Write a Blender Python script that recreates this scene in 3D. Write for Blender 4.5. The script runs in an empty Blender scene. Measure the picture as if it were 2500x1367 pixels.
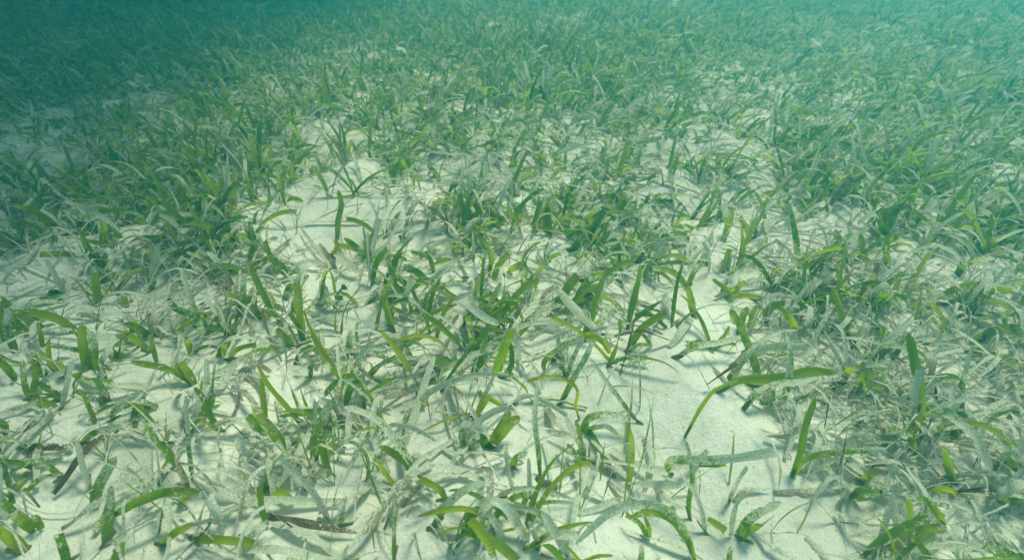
import bpy, math, random
import numpy as np
from mathutils import Vector
random.seed(7)
rng = np.random.default_rng(11)
R = math.radians
scene = bpy.context.scene
COL = scene.collection

# ------------------------------------------------------------------ camera
CAM = np.array([0.0, 0.0, 0.45])
PITCH = 32.0                      # degrees below the horizontal
FPX, CX, CY = 1490.0, 1250.0, 683.5
cd = bpy.data.cameras.new('camera')
cam = bpy.data.objects.new('camera', cd)
COL.objects.link(cam)
cam.location = CAM
cam.rotation_euler = (R(90 - PITCH), 0, 0)
cd.sensor_width = 36.0
cd.lens = 36.0 * FPX / 2500.0
cd.clip_start, cd.clip_end = 0.01, 200.0
cd.dof.use_dof = True
cd.dof.focus_distance = 0.72
cd.dof.aperture_fstop = 8.0
scene.camera = cam

# ------------------------------------------------------------------ light
SUN_DIR = Vector((0.33, 0.27, 0.90)).normalized()      # towards the sun: ahead and to the right
world = bpy.data.worlds.new('World')
scene.world = world
world.use_nodes = True
wn = world.node_tree
for n in list(wn.nodes):
    wn.nodes.remove(n)
wo = wn.nodes.new('ShaderNodeOutputWorld')
bg = wn.nodes.new('ShaderNodeBackground')
sky = wn.nodes.new('ShaderNodeTexSky')
sky.sky_type = 'NISHITA'
sky.sun_disc = False
sky.sun_elevation = math.asin(SUN_DIR.z)
sky.sun_rotation = math.atan2(SUN_DIR.x, SUN_DIR.y)
bg.inputs['Strength'].default_value = 0.15
wn.links.new(sky.outputs[0], bg.inputs[0])
wn.links.new(bg.outputs[0], wo.inputs[0])
sd = bpy.data.lights.new('sun', 'SUN')
sd.energy = 2.5
sd.angle = R(17.0)                  # the sun's disc spread by the rippled surface
sd.color = (1.0, 0.96, 0.88)
sun = bpy.data.objects.new('sun', sd)
COL.objects.link(sun)
sun.rotation_euler = (-SUN_DIR).to_track_quat('-Z', 'Y').to_euler()
scene.view_settings.view_transform = 'Standard'
scene.view_settings.look = 'None'
scene.view_settings.gamma = 1.0
scene.view_settings.use_curve_mapping = False
scene.view_settings.exposure = 0.80
scene.render.engine = 'CYCLES'
scene.cycles.max_bounces = 8
scene.cycles.diffuse_bounces = 4
scene.cycles.transparent_max_bounces = 8
scene.cycles.volume_bounces = 1
scene.render.filter_size = 1.8

# ------------------------------------------------------------------ projections
cp, sp = math.cos(R(PITCH)), math.sin(R(PITCH))
def ray(px, py):
    a, b = (px - CX) / FPX, (py - CY) / FPX
    d = np.array([a, cp - b * sp, -sp - b * cp])
    return d
def project(p):
    q = np.asarray(p) - CAM
    zc = q[..., 1] * cp - q[..., 2] * sp
    yc = q[..., 1] * sp + q[..., 2] * cp
    zc = np.where(zc < 1e-3, 1e-3, zc)
    return CX + FPX * q[..., 0] / zc, CY - FPX * yc / zc, zc

_w = np.random.default_rng(5)
_K = []
for lam, amp, n in ((1.3, .012, 4), (.55, .010, 6), (.27, .0080, 8), (.13, .0034, 8), (.06, .0006, 8)):
    for i in range(n):
        a = _w.uniform(0, 2 * math.pi); l = lam * _w.uniform(.75, 1.3)
        _K.append((2 * math.pi / l * math.cos(a), 2 * math.pi / l * math.sin(a), _w.uniform(0, 6.28), amp * _w.uniform(.5, 1) * .6))
def ground_z(x, y):
    z = 0.0
    for kx, ky, ph, am in _K:
        z = z + am * np.sin(kx * x + ky * y + ph)
    return z
def on_ground(px, py, h=0.0):
    """the point h metres above the sand that is seen at a pixel of the photograph"""
    d = ray(px, py); z = h
    for _ in range(12):
        t = (z - CAM[2]) / d[2]
        p = CAM + d * t
        z = float(ground_z(p[0], p[1])) + h
    return np.array([p[0], p[1], z])
def at_depth(px, py, Y):
    d = ray(px, py)
    return CAM + d * (Y / d[1])

# ------------------------------------------------------------------ materials
def new_mat(name):
    m = bpy.data.materials.new(name); m.use_nodes = True
    t = m.node_tree
    for n in list(t.nodes):
        t.nodes.remove(n)
    return m, t, t.nodes.new('ShaderNodeOutputMaterial')
def N(t, typ, **kw):
    n = t.nodes.new(typ)
    for k, v in kw.items():
        if k in n.inputs: 
            if hasattr(v, 'is_output') or isinstance(v, bpy.types.NodeSocket): t.links.new(v, n.inputs[k])
            else: n.inputs[k].default_value = v
        else: setattr(n, k, v)
    return n
def math_(t, op, a, b=None, c=None, clamp=False):
    n = t.nodes.new('ShaderNodeMath'); n.operation = op; n.use_clamp = clamp
    for i, v in enumerate((a, b, c)):
        if v is None: continue
        if isinstance(v, (int, float)): n.inputs[i].default_value = v
        else: t.links.new(v, n.inputs[i])
    return n.outputs[0]
def smooth(t, v, a, b):
    n = t.nodes.new('ShaderNodeMapRange'); n.interpolation_type = 'SMOOTHSTEP'
    t.links.new(v, n.inputs[0]); n.inputs[1].default_value = a; n.inputs[2].default_value = b
    return n.outputs[0]
def mixc(t, f, a, b):
    n = t.nodes.new('ShaderNodeMix'); n.data_type = 'RGBA'
    for i, v in ((0, f), (6, a), (7, b)):
        if isinstance(v, bpy.types.NodeSocket): t.links.new(v, n.inputs[i])
        elif isinstance(v, (int, float)): n.inputs[i].default_value = v
        else: n.inputs[i].default_value = (*v, 1)
    return n.outputs[2]

def leaf_material():
    m, t, out = new_mat('seagrass_leaf')
    at = lambda n: N(t, 'ShaderNodeAttribute', attribute_name=n).outputs['Fac']
    v, u, seed, age, dead = at('along'), at('across'), at('seed'), at('age'), at('dead')
    tc = N(t, 'ShaderNodeTexCoord')
    geo = N(t, 'ShaderNodeNewGeometry')
    ofs = N(t, 'ShaderNodeCombineXYZ', X=seed, Y=age)
    vec = N(t, 'ShaderNodeVectorMath', operation='ADD')
    t.links.new(tc.outputs['Object'], vec.inputs[0]); t.links.new(ofs.outputs[0], vec.inputs[1])
    n1 = N(t, 'ShaderNodeTexNoise', Vector=vec.outputs[0], Scale=640.0, Detail=3.0, Roughness=.6).outputs['Fac']
    n2 = N(t, 'ShaderNodeTexNoise', Vector=vec.outputs[0], Scale=140.0, Detail=2.0).outputs['Fac']
    n3 = N(t, 'ShaderNodeTexNoise', Vector=vec.outputs[0], Scale=1100.0, Detail=1.0).outputs['Fac']
    # living leaf: green, from blue green to yellow green
    g = mixc(t, smooth(t, seed, 0, .65), (.080, .190, .016), (.235, .32, .012))
    g = mixc(t, smooth(t, seed, .6, 1), g, (.36, .42, .030))
    g = mixc(t, math_(t, 'MULTIPLY', smooth(t, n2, .35, .75), .5), g, (.28, .31, .035))
    vein = math_(t, 'SINE', math_(t, 'MULTIPLY', u, 34.0))
    g = mixc(t, math_(t, 'MULTIPLY_ADD', vein, .10, .10), g, (.21, .32, .06))
    g = mixc(t, math_(t, 'MULTIPLY', math_(t, 'MULTIPLY', smooth(t, v, .80, 1.0), smooth(t, n2, .42, .62)), .75), g, (.24, .17, .06))
    basal = smooth(t, v, .16, 0.0)
    g = mixc(t, math_(t, 'MULTIPLY', basal, .6), g, (.26, .30, .13))
    # dead leaf: grey beige to brown
    d = mixc(t, smooth(t, n2, .3, .7), (.36, .315, .215), (.16, .13, .085))
    d = mixc(t, smooth(t, dead, .75, 1.0), d, (.075, .048, .022))
    base = mixc(t, smooth(t, dead, 0.0, .55), g, d)
    # crust of epiphytes, thicker towards the old tip
    c = math_(t, 'MULTIPLY_ADD', age, 1.9, -1.27)
    c = math_(t, 'ADD', c, math_(t, 'MULTIPLY_ADD', v, .85, -.10))
    c = math_(t, 'ADD', c, math_(t, 'MULTIPLY_ADD', n1, 1.6, -.8))
    c = math_(t, 'ADD', c, math_(t, 'MULTIPLY_ADD', n2, 1.5, -.75))
    cov = math_(t, 'MULTIPLY', smooth(t, c, -.05, .30), .94)
    crust = mixc(t, smooth(t, n1, .42, .66), (.46, .48, .385), (.72, .72, .60))
    crust = mixc(t, math_(t, 'MULTIPLY', smooth(t, n3, .56, .70), .38), crust, (.20, .21, .14))
    colr = mixc(t, cov, base, crust)
    b = N(t, 'ShaderNodeBsdfPrincipled')
    t.links.new(colr, b.inputs['Base Color'])
    b.inputs['Roughness'].default_value = .55
    b.inputs['Specular IOR Level'].default_value = .12
    bump = N(t, 'ShaderNodeBump', Strength=.35, Distance=.0008, Height=n1)
    t.links.new(bump.outputs[0], b.inputs['Normal'])
    tr = N(t, 'ShaderNodeBsdfTranslucent')
    sat = N(t, 'ShaderNodeHueSaturation', Saturation=1.2, Value=1.5, Color=colr)
    t.links.new(sat.outputs[0], tr.inputs[0])
    fac = math_(t, 'MULTIPLY_ADD', math_(t, 'ADD', math_(t, 'MULTIPLY', cov, .6), dead, clamp=True), -.26, .55)
    mx = N(t, 'ShaderNodeMixShader'); t.links.new(fac, mx.inputs[0])
    t.links.new(b.outputs[0], mx.inputs[1]); t.links.new(tr.outputs[0], mx.inputs[2])
    t.links.new(mx.outputs[0], out.inputs[0])
    return m
LEAF = leaf_material()

def sand_material():
    m, t, out = new_mat('pale_sand')
    tc = N(t, 'ShaderNodeTexCoord').outputs['Object']
    nb = N(t, 'ShaderNodeTexNoise', Vector=tc, Scale=5.0, Detail=5.0, Roughness=.6).outputs['Fac']
    nm = N(t, 'ShaderNodeTexNoise', Vector=tc, Scale=38.0, Detail=4.0, Roughness=.65).outputs['Fac']
    ng = N(t, 'ShaderNodeTexNoise', Vector=tc, Scale=420.0, Detail=3.0, Roughness=.8).outputs['Fac']
    ns = N(t, 'ShaderNodeTexNoise', Vector=tc, Scale=330.0, Detail=1.0).outputs['Fac']
    c = mixc(t, smooth(t, nb, .3, .7), (.62, .60, .52), (.78, .76, .67))
    c = mixc(t, math_(t, 'MULTIPLY', smooth(t, nm, .48, .72), .40), c, (.36, .36, .27))
    c = mixc(t, math_(t, 'MULTIPLY', smooth(t, ng, .42, .68), .40), c, (.42, .40, .32))
    c = mixc(t, math_(t, 'MULTIPLY', smooth(t, ns, .68, .75), .6), c, (.16, .15, .11))
    b = N(t, 'ShaderNodeBsdfPrincipled'); t.links.new(c, b.inputs['Base Color'])
    b.inputs['Roughness'].default_value = .95; b.inputs['Specular IOR Level'].default_value = .05
    hs = math_(t, 'ADD', math_(t, 'MULTIPLY', nm, .006), math_(t, 'MULTIPLY', ng, .0012))
    bump = N(t, 'ShaderNodeBump', Strength=.7, Distance=1.0, Height=hs)
    t.links.new(bump.outputs[0], b.inputs['Normal'])
    t.links.new(b.outputs[0], out.inputs[0])
    return m

def tag(o, label=None, cat=None, group=None, kind=None):
    if label: o['label'] = label
    if cat: o['category'] = cat
    if group: o['group'] = group
    if kind: o['kind'] = kind
    return o

# ------------------------------------------------------------------ mesh from arrays
def mesh_np(name, co, quads, attrs, mat, smooth_=True):
    me = bpy.data.meshes.new(name)
    co = np.ascontiguousarray(co, dtype=np.float32); quads = np.ascontiguousarray(quads, dtype=np.int32)
    k = quads.shape[1]
    me.vertices.add(len(co)); me.vertices.foreach_set('co', co.ravel())
    me.loops.add(quads.size); me.loops.foreach_set('vertex_index', quads.ravel())
    me.polygons.add(len(quads)); me.polygons.foreach_set('loop_start', np.arange(0, quads.size, k, dtype=np.int32))
    if smooth_: me.polygons.foreach_set('use_smooth', np.ones(len(quads), dtype=bool))
    for a, v in attrs.items():
        at = me.attributes.new(a, 'FLOAT', 'POINT'); at.data.foreach_set('value', np.ascontiguousarray(v, dtype=np.float32))
    me.materials.append(mat); me.update(calc_edges=True); me.validate()
    return me
def link(name, me, parent=None, loc=None):
    o = bpy.data.objects.new(name, me); COL.objects.link(o)
    if parent is not None: o.parent = parent
    if loc is not None: o.location = loc
    return o

# ------------------------------------------------------------------ the sea bed, the unseen water surface as a light filter
def stretched(a, b, c0, c1, step, grow=1.16):
    mid = list(np.arange(c0, c1 + 1e-6, step)); s = step; x = c0; lo = []
    while x > a: s *= grow; x -= s; lo.append(max(x, a))
    s = step; x = mid[-1]; hi = []
    while x < b: s *= grow; x += s; hi.append(min(x, b))
    return np.array(lo[::-1] + mid + hi)
gx = stretched(-11, 11, -1.6, 1.6, .012); gy = stretched(-2.5, 13, .05, 2.6, .012)
X, Y = np.meshgrid(gx, gy); Z = ground_z(X, Y)
nx, ny = len(gx), len(gy)
ii = (np.arange(ny - 1)[:, None] * nx + np.arange(nx - 1)[None, :]).ravel()
gq = np.stack([ii, ii + 1, ii + nx + 1, ii + nx], 1)
tag(link('seabed', mesh_np('seabed', np.stack([X, Y, Z], -1).reshape(-1, 3), gq, {}, sand_material())), kind='structure')

def water_light_filter():  # unseen sheet added overhead to tint, dapple and dim the light
    m, t, out = new_mat('dappled_light_filter')
    tc = N(t, 'ShaderNodeTexCoord').outputs['Object']
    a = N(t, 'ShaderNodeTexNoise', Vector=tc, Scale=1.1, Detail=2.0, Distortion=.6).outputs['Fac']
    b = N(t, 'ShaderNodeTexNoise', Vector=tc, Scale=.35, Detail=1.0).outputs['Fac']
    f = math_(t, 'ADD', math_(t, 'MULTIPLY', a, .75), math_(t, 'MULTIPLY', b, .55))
    # shade put into the filter colour: dim towards the left, soft dapples everywhere
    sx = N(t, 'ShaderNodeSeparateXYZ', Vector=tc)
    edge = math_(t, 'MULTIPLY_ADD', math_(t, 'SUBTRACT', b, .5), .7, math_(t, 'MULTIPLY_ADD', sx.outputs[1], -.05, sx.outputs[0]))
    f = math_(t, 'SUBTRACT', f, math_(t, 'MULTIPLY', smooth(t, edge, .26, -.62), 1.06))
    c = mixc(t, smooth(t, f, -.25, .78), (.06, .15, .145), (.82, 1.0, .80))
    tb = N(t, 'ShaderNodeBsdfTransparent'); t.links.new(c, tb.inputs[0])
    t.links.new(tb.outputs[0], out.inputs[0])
    n = 60
    xs = np.linspace(-13, 13, n); ys = np.linspace(-5, 16, n)
    A, B = np.meshgrid(xs, ys)
    zz = 1.5 + .03 * np.sin(A * 2.1 + B) + .03 * np.sin(B * 2.7 - A * .6)
    i = (np.arange(n - 1)[:, None] * n + np.arange(n - 1)[None, :]).ravel()
    q = np.stack([i, i + 1, i + n + 1, i + n], 1)
    tag(link('water_light_filter', mesh_np('water_light_filter', np.stack([A, B, zz], -1).reshape(-1, 3), q, {}, m)), kind='structure')
water_light_filter()

def haze():
    m, t, out = new_mat('sea_water')
    v = N(t, 'ShaderNodeVolumePrincipled')
    v.inputs['Color'].default_value = HAZE_COLOR
    v.inputs['Absorption Color'].default_value = (0.10, 0.02, 0.0, 1)
    v.inputs['Density'].default_value = HAZE_DENSITY
    v.inputs['Anisotropy'].default_value = .4
    t.links.new(v.outputs[0], out.inputs['Volume'])
    x0, x1, y0, y1, z0, z1 = -12, 12, -3.5, 14, -1.1, .62
    co = [(x, y, z) for z in (z0, z1) for x, y in ((x0, y0), (x1, y0), (x1, y1), (x0, y1))]
    q = [(0, 3, 2, 1), (4, 5, 6, 7), (0, 1, 5, 4), (1, 2, 6, 5), (2, 3, 7, 6), (3, 0, 4, 7)]
    tag(link('haze', mesh_np('haze', np.array(co), np.array(q), {}, m, False)), kind='stuff')
HAZE_DENSITY = .34
HAZE_COLOR = (.02, .49, .53, 1)
haze()
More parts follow.
